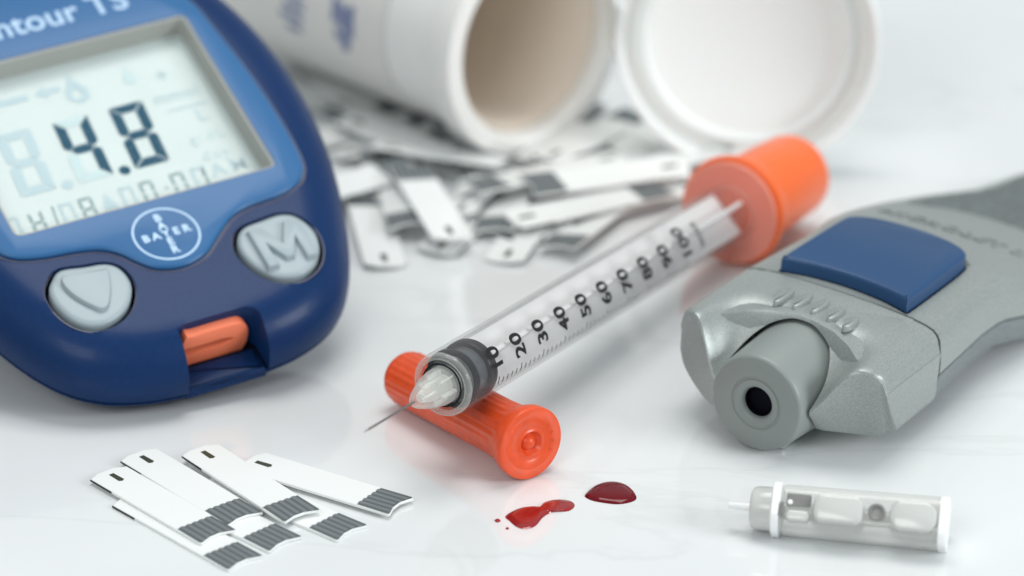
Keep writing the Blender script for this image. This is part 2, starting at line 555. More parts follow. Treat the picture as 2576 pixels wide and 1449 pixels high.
    label_text('unit_text', 'day', 0.2, 1.12, 1.11, Z + 0.002, 'seg_ghost_light', scr, 0.001, 1.3)
    label_text('unit_text', 'A M', 0.28, 1.18, 0.88, Z + 0.002, 'seg_ghost', scr, 0.001, 0.9)
    # ---- printing on the face plate
    label_text('brand_text', 'Contour TS', 0.44, -0.06, 3.42, 0.0645, 'print_pale', face, 0.006, 1.02)
    ring_o, ring_i = circ(0, 0, 0.372, 64), circ(0, 0, 0.350, 64)
    v, f = loft(ring_o, [(ccw(ring_o), 0.0635), (ccw(ring_o), 0.066), (ccw(ring_i), 0.066), (ccw(ring_i), 0.0635)], cap=False)
    link_mesh('logo_ring', v, f, M['print_logo'], face, smooth=False)
    for i, ch in enumerate('BAYER'):
        label_text('logo_letter', ch, 0.138, -0.236 + 0.118 * i, 0, 0.0645, 'print_logo', face, 0.005)
        if ch != 'Y':
            label_text('logo_letter', ch, 0.138, 0, 0.236 - 0.118 * i, 0.0645, 'print_logo', face, 0.005)
    # ---- buttons in their wells
    L = [(-1.40, -0.17), (-1.26, -0.065), (-1.0, -0.105), (-0.78, -0.14), (-0.655, -0.25), (-0.62, -0.45), (-0.68, -0.63), (-0.82, -0.80),
         (-1.03, -0.90), (-1.24, -0.88), (-1.40, -0.74), (-1.485, -0.50), (-1.48, -0.30)]
    Rr = [(0.715, -0.29), (0.84, -0.18), (1.06, -0.15), (1.30, -0.14), (1.455, -0.235), (1.54, -0.46), (1.51, -0.68), (1.40, -0.87),
          (1.22, -0.985), (1.04, -1.0), (0.85, -0.92), (0.715, -0.72), (0.665, -0.48)]
    for pts, nm in ((L, 'L'), (Rr, 'R')):
        o2 = ccw(catmull(pts, 4))
        hole = offset(o2, -0.055)
        cv, cf = loft(hole, [(0, -0.32), (0, 0.0), (-0.03, 0.35)])
        c = link_mesh('cut', cv, cf, M['navy_dark'], root)
        bpy.context.view_layer.update()
        boolean(shell, c)
        v, f = loft(hole, [(-0.008, -0.30), (-0.008, -0.022), (0.010, -0.022), (0.012, -0.28)], cap=False)
        link_mesh('button_well', v, f, M['navy_dark'], root)
        rings = [(0, -0.28), (0, 0.005)]
        for k in range(1, 6):
            a = PI / 2 * k / 5
            rings.append((0.06 * (1 - math.cos(a)), 0.005 + 0.045 * math.sin(a)))
        rings += [(0.2, 0.058)]
        v, f = loft(o2, rings)
        b = link_mesh('button', v, f, M['btn_grey'], root)
        b['label'] = 'grey button with a raised arrow shield' if nm == 'L' else 'grey button with a raised letter M'
        if nm == 'L':
            tri = catmull([(-1.33, -0.235), (-1.22, -0.195), (-1.0, -0.215), (-0.84, -0.235), (-0.80, -0.29), (-0.86, -0.50), (-0.96, -0.70), (-1.03, -0.765),
                           (-1.12, -0.75), (-1.26, -0.56), (-1.33, -0.38)], 4)
            v, f = loft(tri, [(0, 0.04), (0.006, 0.092), (0.018, 0.110), (0.045, 0.115)])
            link_mesh('arrow_emblem', v, f, M['btn_grey'], b)
        else:
            mo = [(0, 0), (0, 1), (0.27, 1), (0.50, 0.50), (0.73, 1), (1, 1), (1, 0), (0.79, 0), (0.79, 0.58), (0.585, 0.12), (0.415, 0.12),
                  (0.21, 0.58), (0.21, 0)]
            mo = [(0.82 + 0.585 * p, -0.85 + 0.55 * q) for p, q in mo]
            v, f = loft(mo, [(-0.014, 0.04), (-0.002, 0.095), (0.008, 0.112), (0.018, 0.117)])
            link_mesh('letter_emblem', v, f, M['btn_grey'], b)
    # ---- strip port
    hole = [(-0.40, -1.20), (-0.30, -1.17), (0.40, -1.17), (0.49, -1.21), (0.53, -1.28), (0.53, -2.2), (-0.44, -2.2)]
    cv, cf = loft(hole, [(0, -0.70), (0, 0.0), (-0.04, 0.4)])
    c = link_mesh('cut', cv, cf, M['navy_dark'], root)
    bpy.context.view_layer.update()
    boolean(shell, c)
    # orange insert: a block facing the strip slot, its face standing in the (x, w) plane
    bo = bmesh.new()
    op = ccw([(-0.37, -0.645), (0.28, -0.645), (0.40, -0.56), (0.43, -0.42), (0.42, -0.27), (0.35, -0.17), (0.24, -0.125), (-0.22, -0.125), (-0.335, -0.145)])
    op = ccw(catmull(op, 3))
    v, f = loft(op, [(0, 0.0), (0, -0.118), (0.008, -0.132), (0.02, -0.136)])
    # loft axes: (x, w, depth) -> (x, y = -1.14 + depth, w)
    v = [(a, -1.14 + z, b2) for a, b2, z in v]
    ins = link_mesh('strip_port', v, f, M['port_orange'], root)
    sl = [(-0.45, -0.425), (0.12, -0.425), (0.24, -0.38), (0.25, -0.345), (0.13, -0.315), (-0.45, -0.315)]
    v, f = loft(sl, [(0.0, -0.04), (0.0, -0.12), (-0.02, -0.30)])
    v = [(a, -1.14 + z, b2) for a, b2, z in v]
    c = link_mesh('cut', v, f, M['black'], root)
    bpy.context.view_layer.update()
    boolean(ins, c)
    bo.free()
    sv, sf = loft(rrect(-0.355, -0.44, 0.25, -0.30, 0.02, 2), [(0, -0.045), (0, -0.055)])
    link_mesh('port_slot', [(a, -1.14 + z, b2) for a, b2, z in sv], sf, M['black'], root)
    # lip in front of the port
    lv, lf = loft(rrect(-0.435, -1.625, 0.525, -1.29, 0.03, 3), [(0.0, -0.70), (0.0, -0.63), (0.012, -0.600), (0.03, -0.588), (0.06, -0.582)])
    link_mesh('port_lip', lv, lf, M['navy'], root)
    return root
METER_X = (0.876, 0.477, 0.073)
METER_Y = (-0.459, 0.775, 0.434)
METER_N = (0.150, -0.414, 0.898)
make_meter()

# ------------------------------------------------------------------ syringe
def make_syringe():
    A = Vector(SYR_A)
    B = Vector(SYR_B)
    d = (B - A).normalized()
    s = d.cross(Vector((0, 0, 1))).normalized()
    t = s.cross(d)
    root = thing('syringe', 'clear insulin syringe with black scale and orange rear cap resting on the needle cap', 'syringe', frame(A, d, -s, t))
    RB = 0.345
    prof = [(-0.56, 0.20), (-0.575, 0.29), (-0.56, 0.325), (-0.53, 0.342), (-0.48, RB), (5.70, RB), (5.70, RB - 0.03), (-0.45, RB - 0.03), (-0.50, 0.29), (-0.50, 0.20), (-0.56, 0.20)]
    v, f = lathe(prof, 72)
    barrel = link_mesh('barrel', v, f, M['clear'], root)
    v, f = lathe([(-0.565, 0.268), (-0.580, 0.275), (-0.588, 0.295), (-0.582, 0.318), (-0.56, 0.334), (-0.53, 0.338), (-0.53, 0.32), (-0.55, 0.27), (-0.565, 0.268)], 64)
    link_mesh('barrel_rim', v, f, M['hub'], root)
    # rubber stopper
    def st(name, prof, m):
        v, f = lathe(prof, 64)
        return link_mesh(name, v, f, M[m], root)
    st('barrel_end_ring', [(-0.572, 0.215), (-0.582, 0.218), (-0.582, 0.232), (-0.572, 0.236), (-0.566, 0.23), (-0.566, 0.218), (-0.572, 0.215)], 'stopper')
    st('stopper', [(-0.40, 0), (-0.40, 0.24), (-0.37, 0.26), (-0.30, 0.26), (-0.12, 0.26), (-0.02, 0.27), (0.04, 0.25), (0.04, 0)], 'stopper_mid')
    st('stopper_ring', [(-0.375, 0.2), (-0.37, 0.306), (-0.36, 0.3145), (-0.335, 0.3145), (-0.325, 0.306), (-0.32, 0.2)], 'stopper')
    st('stopper_ring', [(-0.11, 0.2), (-0.10, 0.306), (-0.08, 0.3145), (0.005, 0.3145), (0.025, 0.306), (0.03, 0.2)], 'stopper')
    # plunger rod, four fins
    fin = []
    fa = []
    for k in range(4):
        a = R(45 + 90 * k)
        c, sn = math.cos(a), math.sin(a)
        b = len(fin)
        for x in (0.05, 5.66):
            for rr in (0.0, 0.27):
                for q in (-0.022, 0.022):
                    fin.append((x, rr * c - q * sn, rr * sn + q * c))
        fa += [(b, b + 1, b + 3, b + 2), (b + 4, b + 6, b + 7, b + 5), (b + 2, b + 3, b + 7, b + 6), (b, b + 2, b + 6, b + 4), (b + 1, b + 5, b + 7, b + 3), (b, b + 4, b + 5, b + 1)]
    link_mesh('plunger_rod', fin, fa, M['plunger'], root, smooth=False)
    # hub and needle
    v, f = lathe([(-0.50, 0), (-0.50, 0.198), (-0.60, 0.198), (-0.66, 0.194), (-0.80, 0.172), (-0.93, 0.132), (-1.04, 0.092), (-1.10, 0.062), (-1.13, 0.04), (-1.135, 0)], 48)
    hub = link_mesh('needle_hub', v, f, M['hub'], root)
    v, f = lathe([(-0.54, 0), (-0.54, 0.11), (-0.80, 0.105), (-0.98, 0.05), (-1.02, 0)], 32)
    link_mesh('hub_core', v, f, M['lancet_clear'], hub)
    for k in range(6):
        a = R(60 * k + 12)
        bmf = bmesh.new()
        bmesh.ops.create_cube(bmf, size=1)
        bmesh.ops.scale(bmf, vec=(0.24, 0.05, 0.02), verts=bmf.verts)
        bmesh.ops.translate(bmf, vec=(-0.66, 0.14, 0), verts=bmf.verts)
        bmesh.ops.rotate(bmf, cent=(0, 0, 0), matrix=Matrix.Rotation(a, 3, 'X'), verts=bmf.verts)
        bm_link('hub_rib', bmf, M['lancet_clear'], hub, smooth=False)
    v, f = lathe([(-1.10, 0.0125), (-1.95, 0.0125), (-2.04, 0.0)], 12)
    link_mesh('needle', v, f, M['steel'], root)
    # finger flange and rear cap
    st('finger_flange', [(5.70, 0.30), (5.70, 0.585), (5.715, 0.605), (5.75, 0.605), (5.765, 0.585), (5.765, 0.30), (5.70, 0.30)], 'flange_clear_pink')
    v, f = lathe([(5.80, 0.0), (5.80, 0.62), (5.815, 0.645), (5.86, 0.65), (5.90, 0.64), (5.96, 0.58), (6.10, 0.535), (6.3, 0.52), (7.30, 0.50), (7.36, 0.485), (7.385, 0.44),
                  (7.39, 0.0)], 96, 32, 0.012, (6.05, 7.25))
    st_cap = link_mesh('rear_cap', v, f, M['orange_rear'], root)
    # printed scale, wrapped on the barrel
    RT = RB + 0.0015
    def wrap(me, x0, phi0):
        for q in me.vertices:
            tx, ty = q.co.x, q.co.y
            ph = R(phi0) - tx / RB
            q.co = (x0 - ty, -RT * math.sin(ph), RT * math.cos(ph))
    for k in range(1, 11):
        me = text_mesh(str(10 * k), 0.262, 0.0, 0.009, space=1.04)
        bmx = bmesh.new()
        bmx.from_mesh(me)
        bmesh.ops.subdivide_edges(bmx, edges=[e for e in bmx.edges if e.calc_length() > 0.03], cuts=2)
        bmesh.ops.triangulate(bmx, faces=bmx.faces)
        bmx.to_mesh(me)
        bmx.free()
        wrap(me, -0.01 + 0.4545 * (k - 1) + 0.01, 59 if k < 10 else 55)
        link_me('scale_number', me, M['ink'], barrel, smooth=False)
    me = text_mesh('units', 0.17, 0.0, 0.003)
    wrap(me, 4.42, 57)
    link_me('scale_word', me, M['ink'], barrel, smooth=False)
    ticks = {}
    for p0 in (92, 97):
        tv, tf = [], []
        for i in range(6):
            ph = R(p0 + (108 - p0) * i / 5)
            for dx in (-0.009, 0.009):
                tv.append((dx, -RT * math.sin(ph), RT * math.cos(ph)))
        tf = [(2 * i, 2 * i + 1, 2 * i + 3, 2 * i + 2) for i in range(5)]
        o = link_mesh('scale_tick', tv, tf, M['ink'], smooth=False)
        ticks[p0] = o.data
        bpy.data.objects.remove(o)
    for k in range(5, 51):
        o = bpy.data.objects.new('scale_tick', ticks[92 if k % 5 == 0 else 97])
        COL.objects.link(o)
        o.parent = barrel
        o.location = (-0.465 + 0.4545 * k / 5, 0, 0)
    return root
SYR_A = (-0.42, -4.2787, 1.01)
SYR_B = (2.582, 0.782, 0.655)
make_syringe()

# ------------------------------------------------------------------ needle cap
def make_cap():
    K1 = Vector((-1.108, -3.038, 0.305))
    K2 = Vector((0.195, -4.803, 0.40))
    d = (K2 - K1).normalized()
    s = d.cross(Vector((0, 0, 1))).normalized()
    t = s.cross(d)
    Ln = (K2 - K1).length
    root = thing('needle_cap', 'orange ribbed needle cap with flared end lying under the syringe', 'needle cap', frame(K1, d, -s, t))
    prof = [(-0.10, 0), (-0.10, 0.20), (-0.085, 0.25), (-0.04, 0.282), (0.02, 0.292), (0.03, 0.292), (0.4, 0.293), (0.8, 0.293), (1.2, 0.294), (Ln - 0.50, 0.295), (Ln - 0.49, 0.297),
            (Ln - 0.35, 0.305), (Ln - 0.24, 0.33), (Ln - 0.16, 0.37), (Ln - 0.12, 0.385), (Ln - 0.02, 0.39), (Ln - 0.005, 0.385), (Ln, 0.365),
            (Ln, 0.20), (Ln - 0.008, 0.19), (Ln - 0.012, 0.165), (Ln - 0.004, 0.15), (Ln + 0.002, 0.135), (Ln - 0.03, 0.115), (Ln - 0.05, 0.09),
            (Ln - 0.02, 0.065), (Ln + 0.005, 0.04), (Ln + 0.012, 0)]
    v, f = lathe(prof, 144, 24, 0.008, (0.01, Ln - 0.2))
    b = link_mesh('cap_body', v, f, M['orange'], root, angle=40)
    # faint moulded marks on the end face
    for i, a in enumerate((-28, -8, 12, 32)):
        me = text_mesh('8', 0.075, 0.004)
        Rm = Matrix.Rotation(R(a), 4, 'X')
        for q in me.vertices:
            p = Vector((Ln + 0.002 + q.co.z, 0.27 + q.co.y * 0.8, q.co.x))
            q.co = Rm @ p
        link_me('moulded_mark', me, M['orange'], b, smooth=False)
make_cap()

# ------------------------------------------------------------------ lancing device
def make_lancer():
    th = R(56)
    U = Vector((math.cos(th), math.sin(th), 0))
    V = Vector((math.sin(th), -math.cos(th), 0))
    O = Vector((2.518, -4.226, 0))
    # local axes: x = u (towards the rear), y = -v (far side), z up
    # local axes: x = u, y = far side, z up, the whole device rolled a little towards the camera side about its nose
    ya = -V * math.cos(R(4)) + Vector((0, 0, math.sin(R(4))))
    za = U.cross(ya)
    O = O + Vector((0, 0, 0.6)) - za * 0.6
    root = thing('lancing_device', 'silver grey lancing device with blue trigger button', 'lancing device', frame(O, U, ya, za))
    def sag(u):
        u = min(u, 7.0)
        e = max(0.0, u - 3.2)
        return -0.25 * e * e / (e + 0.25)
    def hw(u):
        k = [(1.6, 1.0), (2.2, 0.965), (2.8, 0.93), (3.2, 0.935), (3.5, 0.985), (4.0, 1.03), (4.8, 1.04), (5.8, 1.0), (7.0, 0.88), (8.2, 0.72), (8.9, 0.45)]
        for (a, b), (c, d) in zip(k, k[1:]):
            if u <= c:
                return b + (d - b) * max(0, u - a) / (c - a)
        return 0.45
    up = [(0, 1.24), (0.45, 1.235), (0.80, 1.22), (1.02, 1.19), (1.12, 1.16), (1.18, 1.115), (1.215, 1.05), (1.235, 0.93), (1.25, 0.80), (1.25, 0.675)]
    def crown(v_):
        v_ = abs(v_)
        for (a, b), (c, d) in zip(up, up[1:]):
            if v_ <= c:
                return b + (d - b) * (v_ - a) / (c - a) if c > a else b
        return 0.80
    lo = [(1.245, 0.65), (1.235, 0.50), (1.20, 0.36), (1.12, 0.30), (0.9, 0.26), (0.5, 0.22), (0, 0.20)]
    us = [1.665, 1.9, 2.2, 2.5, 2.8, 3.0, 3.15, 3.3, 3.45, 3.6, 3.8, 4.1, 4.5, 4.75, 5.0, 5.25, 5.5, 5.75, 6.0, 6.3, 6.6, 6.9, 7.2, 7.8, 8.3, 8.7, 8.9]
    def shell(name, sec, base, m):
        ring = [(v_, z_) for v_, z_ in sec]
        ring += [(base[0], base[1]), (-base[0], base[1])] if base[1] > 0.6 else []
        ring += [(-v_, z_) for v_, z_ in reversed(sec) if v_ > 0]
        verts, faces = [], []
        n = len(ring)
        for u in us:
            k = hw(u)
            s_ = sag(u)
            tz = 1.0 if u < 7.5 else max(0.5, 1 - (u - 7.5) * 0.3)
            for v_, z_ in ring:
                z2 = 0.66 + (z_ - 0.66) * tz + s_
                verts.append((u, -v_ * k, max(z2, 0.02 + 0.05 * (1 - z_))))
        for i in range(len(us) - 1):
            for j in range(n):
                q = (j + 1) % n
                faces.append((i * n + j, i * n + q, (i + 1) * n + q, (i + 1) * n + j))
        faces.append(tuple(range(n)))
        faces.append(tuple((len(us) - 1) * n + i for i in range(n)))
        return link_mesh(name, verts, faces, M[m], root, angle=28)
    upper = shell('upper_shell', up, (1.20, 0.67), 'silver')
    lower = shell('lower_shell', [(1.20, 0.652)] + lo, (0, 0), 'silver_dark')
    # dark core seen in the joint between cap and shells
    cv, cf = loft(rrect(-1.20, 0.36, 1.20, 1.14, 0.14, 4), [(0, 1.5), (0, 1.75)])
    link_mesh('inner_core', [(z, x, y) for x, y, z in cv], cf, M['black'], root)
    # ---- end cap: columns across v, each a (u, z) outline
    def surf(u, v_):
        a = abs(v_)
        sm = lambda q: (lambda t: t * t * (3 - 2 * t))(min(1.0, max(0.0, q)))
        dip = (0.5 * sm((1.10 - u) / 1.0) + 0.5 * min(1.0, max(0.0, (1.05 - u) / 0.9))) * sm((1.0 - a) / 0.5)
        return crown(min(a, 1.235)) - 0.015 * max(0.0, 1.6 - u) - 0.58 * dip
    def col(v_, e=0.0):
        a = abs(v_)
        k = min(1.0, max(0.0, (a - 0.58) / 0.62))
        uf = 0.10 + 0.32 * k + e                                # front edge, top
        ub = uf + (0.30 if v_ < 0 else 0.03)                    # front edge, bottom (y < 0 is the near side)
        zb = 0.30 + (0.0 if v_ < 0 else 0.24 * k ** 2) + e * 1.2
        pts = [(ub, zb), (uf + 0.02, surf(uf, v_) - 0.09), (uf + 0.004, surf(uf, v_) - 0.045), (uf + 0.02, surf(uf, v_) - 0.012)]
        for t in (0.05, 0.12, 0.2, 0.3, 0.4, 0.5, 0.6, 0.7, 0.8, 0.9):
            u = uf + (1.35 - uf) * t
            pts.append((u, surf(u, v_)))
        return pts + [(1.35, surf(1.35, v_)), (1.625, surf(1.625, v_)), (1.625, 0.30 + e * 1.5), (0.9, 0.28 + e * 1.5)]
    inn = [1.08, 1.02, 0.96, 0.9, 0.84, 0.78, 0.72, 0.66, 0.60, 0.54, 0.45, 0.3, 0.15]
    out_ = [(1.25, 0.10), (1.242, 0.07), (1.225, 0.045), (1.195, 0.024), (1.16, 0.010), (1.12, 0.003)]
    vs = [-a for a, _ in out_] + [-a for a in inn] + [0.0] + inn[::-1] + [a for a, _ in out_[::-1]]
    ee = [b for _, b in out_] + [0] * 27 + [b for _, b in out_[::-1]]
    # local y = -v : near side has negative y
    verts, faces = [], []
    for y, e in zip(vs, ee):
        c = col(y, e)
        verts += [(u, y, z) for u, z in c]
    n = len(c)
    for i in range(len(vs) - 1):
        for j in range(n):
            q = (j + 1) % n
            faces.append((i * n + j, i * n + q, (i + 1) * n + q, (i + 1) * n + j))
    faces += [tuple(range(n)), tuple((len(vs) - 1) * n + i for i in range(n))]
    cap = link_mesh('end_cap', verts, faces, M['silver'], root, angle=30)
    # raised panel above the nose with its scooped front
    arc = [(0.58, -0.82), (0.72, -0.62), (0.83, -0.38), (0.89, -0.12), (0.89, 0.12), (0.83, 0.38), (0.72, 0.62), (0.58, 0.82)]
    top = [(1.622, 0.90)] + [(1.622, 0.45), (1.622, 0.0), (1.622, -0.45), (1.622, -0.90)] + arc
    low = [(1.622, 0.92)] + [(1.622, 0.45), (1.622, 0.0), (1.622, -0.45), (1.622, -0.92)] + [(0.565, -0.825), (0.64, -0.63), (0.68, -0.40), (0.70, -0.12), (0.70, 0.12), (0.68, 0.40), (0.64, 0.63), (0.565, 0.825)]
    def pz(u, y, hi):
        a = abs(y)
        return (crown(y) + 0.012 - 0.05 * max(0, 1.3 - u) - (0.07 * (a / 0.82) ** 3 if u < 1.2 else 0)) if hi else (min(crown(y) - 0.09, 0.62 + 0.40 * a) if u < 1.5 else 0.9)
    n = len(top)
    mid = [(t_[0] * 0.55 + l_[0] * 0.45, t_[1]) for t_, l_ in zip(top, low)]
    verts = [(u, y, pz(u, y, False)) for u, y in low] + [(t_[0] * 0.97 + l_[0] * 0.03 - (0.012 if t_[0] < 1.5 else 0), t_[1] * 1.004, pz(*t_, True) - 0.03) for t_, l_ in zip(top, low)] + \
            [(u, y, pz(u, y, True) - 0.004) for u, y in top] + [(u + (0.03 if u < 1.5 else 0), y * 0.97, pz(u, y, True) + 0.001) for u, y in top]
    faces = [tuple(range(n))]
    for k in range(3):
        for i in range(n):
            j = (i + 1) % n
            faces.append((k * n + i, k * n + j, (k + 1) * n + j, (k + 1) * n + i))
    b = 3 * n
    # top fan as quads between the rear row and the arc
    cidx = len(verts)
    verts.append((1.25, 0, 1.252))
    for i in range(n):
        faces.append((b + i, b + (i + 1) % n, cidx))
    panel = link_mesh('dimple_panel', verts, faces, M['silver'], root, angle=30)
    # clearance for the nose
    cv, cf = lathe([(-1, 0), (-1, 0.52), (0.0, 0.562), (0.98, 0.622), (0.98, 0)], 72)
    for o_ in (cap, panel):
        c = link_mesh('cut', [(x, y, z + 0.585) for x, y, z in cv], cf, M['black'], root)
        bpy.context.view_layer.update()
        boolean(o_, c)
    # nose
    v, f = lathe([(1.25, 0), (1.25, 0.60), (0.05, 0.532), (0.015, 0.522), (0.0, 0.50), (0.0, 0.295), (0.012, 0.285), (0.012, 0.268), (0.0, 0.26), (0.004, 0.205),
                  (0.02, 0.18), (0.05, 0.165), (0.45, 0.16), (0.45, 0)], 96)
    nose = link_mesh('nose', [(x, y, z + 0.575) for x, y, z in v], f, M['nose'], root, angle=40)
    v, f = lathe([(0.06, 0.163), (0.12, 0.158), (0.44, 0.156), (0.44, 0.0), (0.43, 0.0), (0.43, 0.150), (0.06, 0.157), (0.06, 0.163)], 48)
    link_mesh('nose_bore', [(x, y, z + 0.575) for x, y, z in v], f, M['black'], nose)
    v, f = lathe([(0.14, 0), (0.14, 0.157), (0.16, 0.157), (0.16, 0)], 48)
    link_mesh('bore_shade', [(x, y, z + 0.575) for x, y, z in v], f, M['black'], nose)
    # foot rail under the nose
    v, f = loft(rrect(0.22, -0.25, 1.3, 0.10, 0.05, 3), [(0, 0.03), (0, 0.09), (0.02, 0.11)])
    link_mesh('foot_rail', v, f, M['silver_side'], root)
    # dimples
    for u0, u1, v_ in ((0.93, 1.33, -0.40), (0.96, 1.35, -0.19), (0.98, 1.35, 0.02), (0.95, 1.30, 0.23), (0.90, 1.20, 0.45)):
        hwid = 0.062
        o_ = []
        for k in range(24):
            a = 2 * PI * k / 24
            u = (u0 + u1) / 2 + (u1 - u0) / 2 * math.cos(a)
            o_.append((u, -v_ + hwid * math.sin(a) * (1.0 + 0.25 * math.cos(a))))
        zz = crown(v_) + 0.010 - 0.05 * max(0, 1.3 - (u0 + u1) / 2)
        dv, df = loft(o_, [(0, zz - 0.03), (0.002, zz + 0.02), (0.012, zz + 0.038), (0.028, zz + 0.044)])
        link_mesh('grip_dimple', dv, df, M['silver'], panel)
    # trigger button
    bo = [(1.715, -0.70), (1.70, -0.755), (1.76, -0.77), (2.3, -0.765), (2.9, -0.75), (3.12, -0.71), (3.26, -0.52), (3.35, -0.25), (3.38, 0.0), (3.35, 0.25), (3.26, 0.52), (3.12, 0.71),
          (2.9, 0.75), (2.3, 0.765), (1.76, 0.77), (1.70, 0.755), (1.715, 0.70), (1.77, 0.45), (1.80, 0.15), (1.80, -0.15), (1.77, -0.45)]
    bo = ccw(catmull(bo, 3))
    dz = lambda u: sag(u) * 0.8
    v, f = loft(bo, [(0, 1.12), (0, 1.355), (0.006, 1.378), (0.018, 1.392), (0.034, 1.398)])
    v = [(x, y, z + (dz(x) if z > 1.2 else dz(x)) - (0.03 * ((x - 2.9) / 0.5) ** 2 if x > 2.9 and z > 1.2 else 0)) for x, y, z in v]
    link_mesh('trigger_button', v, f, M['btn_blue'], root, angle=40)
    v, f = loft(bo, [(-0.020, -0.04), (-0.020, 0.003), (0.01, 0.004), (0.01, -0.04)], cap=False)
    v = [(x, y, z + sag(x) + crown(y / hw(x))) for x, y, z in v]
    link_mesh('button_gap_shade', v, f, M['black'], root)  # black line for the gap and the shadow edge painted round the button
    # raised arc behind the button
    av = []
    af = []
    N_ = 20
    for i in range(N_ + 1):
        y = -0.74 + 1.48 * i / N_
        u = 3.58 - 0.42 * (y / 0.75) ** 2
        z = crown(y) + sag(u)
        for du, dz_ in ((-0.035, -0.02), (-0.012, 0.016), (0.012, 0.016), (0.035, -0.02)):
            av.append((u + du, y, z + dz_))
    for i in range(N_):
        for j in range(3):
            a = i * 4 + j
            af.append((a, a + 1, a + 5, a + 4))
    link_mesh('raised_arc', av, af, M['silver'], root)
    # embossed lettering across the back
    me = text_mesh('MICROLET 2', 0.30, 0.018, 0.004, space=1.12)
    for q in me.vertices:
        tx, ty, tz = q.co
        v_ = tx * 1.0
        u = 4.22 + ty
        q.co = (u, -v_, crown(v_ / 0.95) + 0.006 + sag(u) + tz)
    link_me('embossed_lettering', me, M['silver'], upper, smooth=False)
    # rubber grip behind
    gv, gf = [], []
    ny, nu = 16, 16
    for i in range(nu + 1):
        for j in range(ny + 1):
            y = -0.98 + 1.96 * j / ny
            u0 = 5.28 - 0.50 * (y / 0.98) ** 2 * (1 if y > 0 else 0.35)
            u = u0 + (8.0 - u0) * i / nu
            k = hw(u)
            edge = 0.0 if (i in (0, nu) or j in (0, ny)) else 1.0
            zt = crown(y)
            gv.append((u, y * k, 0.66 + (zt - 0.66) * (1.0 if u < 7.5 else max(0.5, 1 - (u - 7.5) * 0.3)) + sag(u) + (0.045 if edge else -0.01)))
    for i in range(nu):
        for j in range(ny):
            a = i * (ny + 1) + j
            gf.append((a, a + 1, a + ny + 2, a + ny + 1))
    link_mesh('rubber_grip', gv, gf, M['grip'], root)
    # lift so the nose touches the table
    return root
make_lancer()

# ------------------------------------------------------------------ test strips
def strip_parts(length=1.92, wd=0.45):
    """meshes of one strip: base sheet, contact pad, tracks, sample window"""
    n2 = wd / 2
    end = length / 2
    base = [(-end, -0.10), (-end + 0.06, -n2), (end - 0.02, -n2), (end, -n2 + 0.015), (end - 0.05, -0.07), (end - 0.055, 0.06), (end, n2 - 0.015), (end - 0.02, n2),
            (-end + 0.06, n2), (-end, 0.10)]
    v, f = loft(base, [(0, 0.0), (0, 0.020), (0.005, 0.027)])
    return v, f
SV, SF = strip_parts()
_proto = {}
def make_strip(x, y, ang, z, label, group=None, pitch=0.0, roll=0.0, flip=False, scale=1.0):
    root = thing('test_strip', label, 'test strip', None, group)
    root.location = (x, y, z)
    root.rotation_euler = Euler((R(roll) + (PI if flip else 0), R(pitch), R(ang)), 'XYZ')
    if scale != 1.0:
        root.scale = (scale, scale, 1)
    if not _proto:
        def keep(o):
            o.parent = None
            me = o.data
            bpy.data.objects.remove(o)
            return me
        _proto['sheet'] = keep(link_mesh('sheet', SV, SF, M['strip'], smooth=False))
        e = 0.96
        pad = [(e - 0.40, -0.212), (e - 0.025, -0.217), (e - 0.007, -0.205), (e - 0.057, -0.068), (e - 0.062, 0.058), (e - 0.007, 0.205), (e - 0.025, 0.217), (e - 0.40, 0.212)]
        v, f = loft(pad, [(0, 0.0268), (0, 0.0295)])
        _proto['contact_pad'] = keep(link_mesh('contact_pad', v, f, M['strip_pad'], smooth=False))
        for i, yy in enumerate((-0.156, -0.078, 0.0, 0.078, 0.156)):
            l1 = e - 0.025 - 0.055 * (1 - abs(yy) / 0.19)
            v, f = loft(rrect(e - 0.41, yy - 0.022, l1, yy + 0.022, 0.004, 1), [(0, 0.0294), (0, 0.0315)])
            _proto['contact_track%d' % i] = keep(link_mesh('contact_track', v, f, M['strip_line'], smooth=False))
        v, f = loft([(-e + 0.10, -0.028), (-e + 0.28, -0.034), (-e + 0.30, 0.0), (-e + 0.28, 0.034), (-e + 0.10, 0.028)], [(0, 0.0265), (0, 0.0295)])
        _proto['sample_window'] = keep(link_mesh('sample_window', v, f, M['strip_tip'], smooth=False))
        v, f = loft(rrect(-e + 0.05, -0.2285, -e + 0.42, -0.224, 0.001, 1), [(0, 0.003), (0, 0.022)])
        _proto['tip_edge_shade'] = keep(link_mesh('tip_edge_shade', v, f, M['ink'], smooth=False))  # black line painted for the shadow along the tip
        v, f = loft(rrect(-e + 0.42, -0.2145, -e + 0.45, 0.2145, 0.001, 1), [(0, 0.0265), (0, 0.0275)])
    for k, me in _proto.items():
        o = bpy.data.objects.new(k.rstrip('01234'), me)
        COL.objects.link(o)
        o.parent = root
    return root

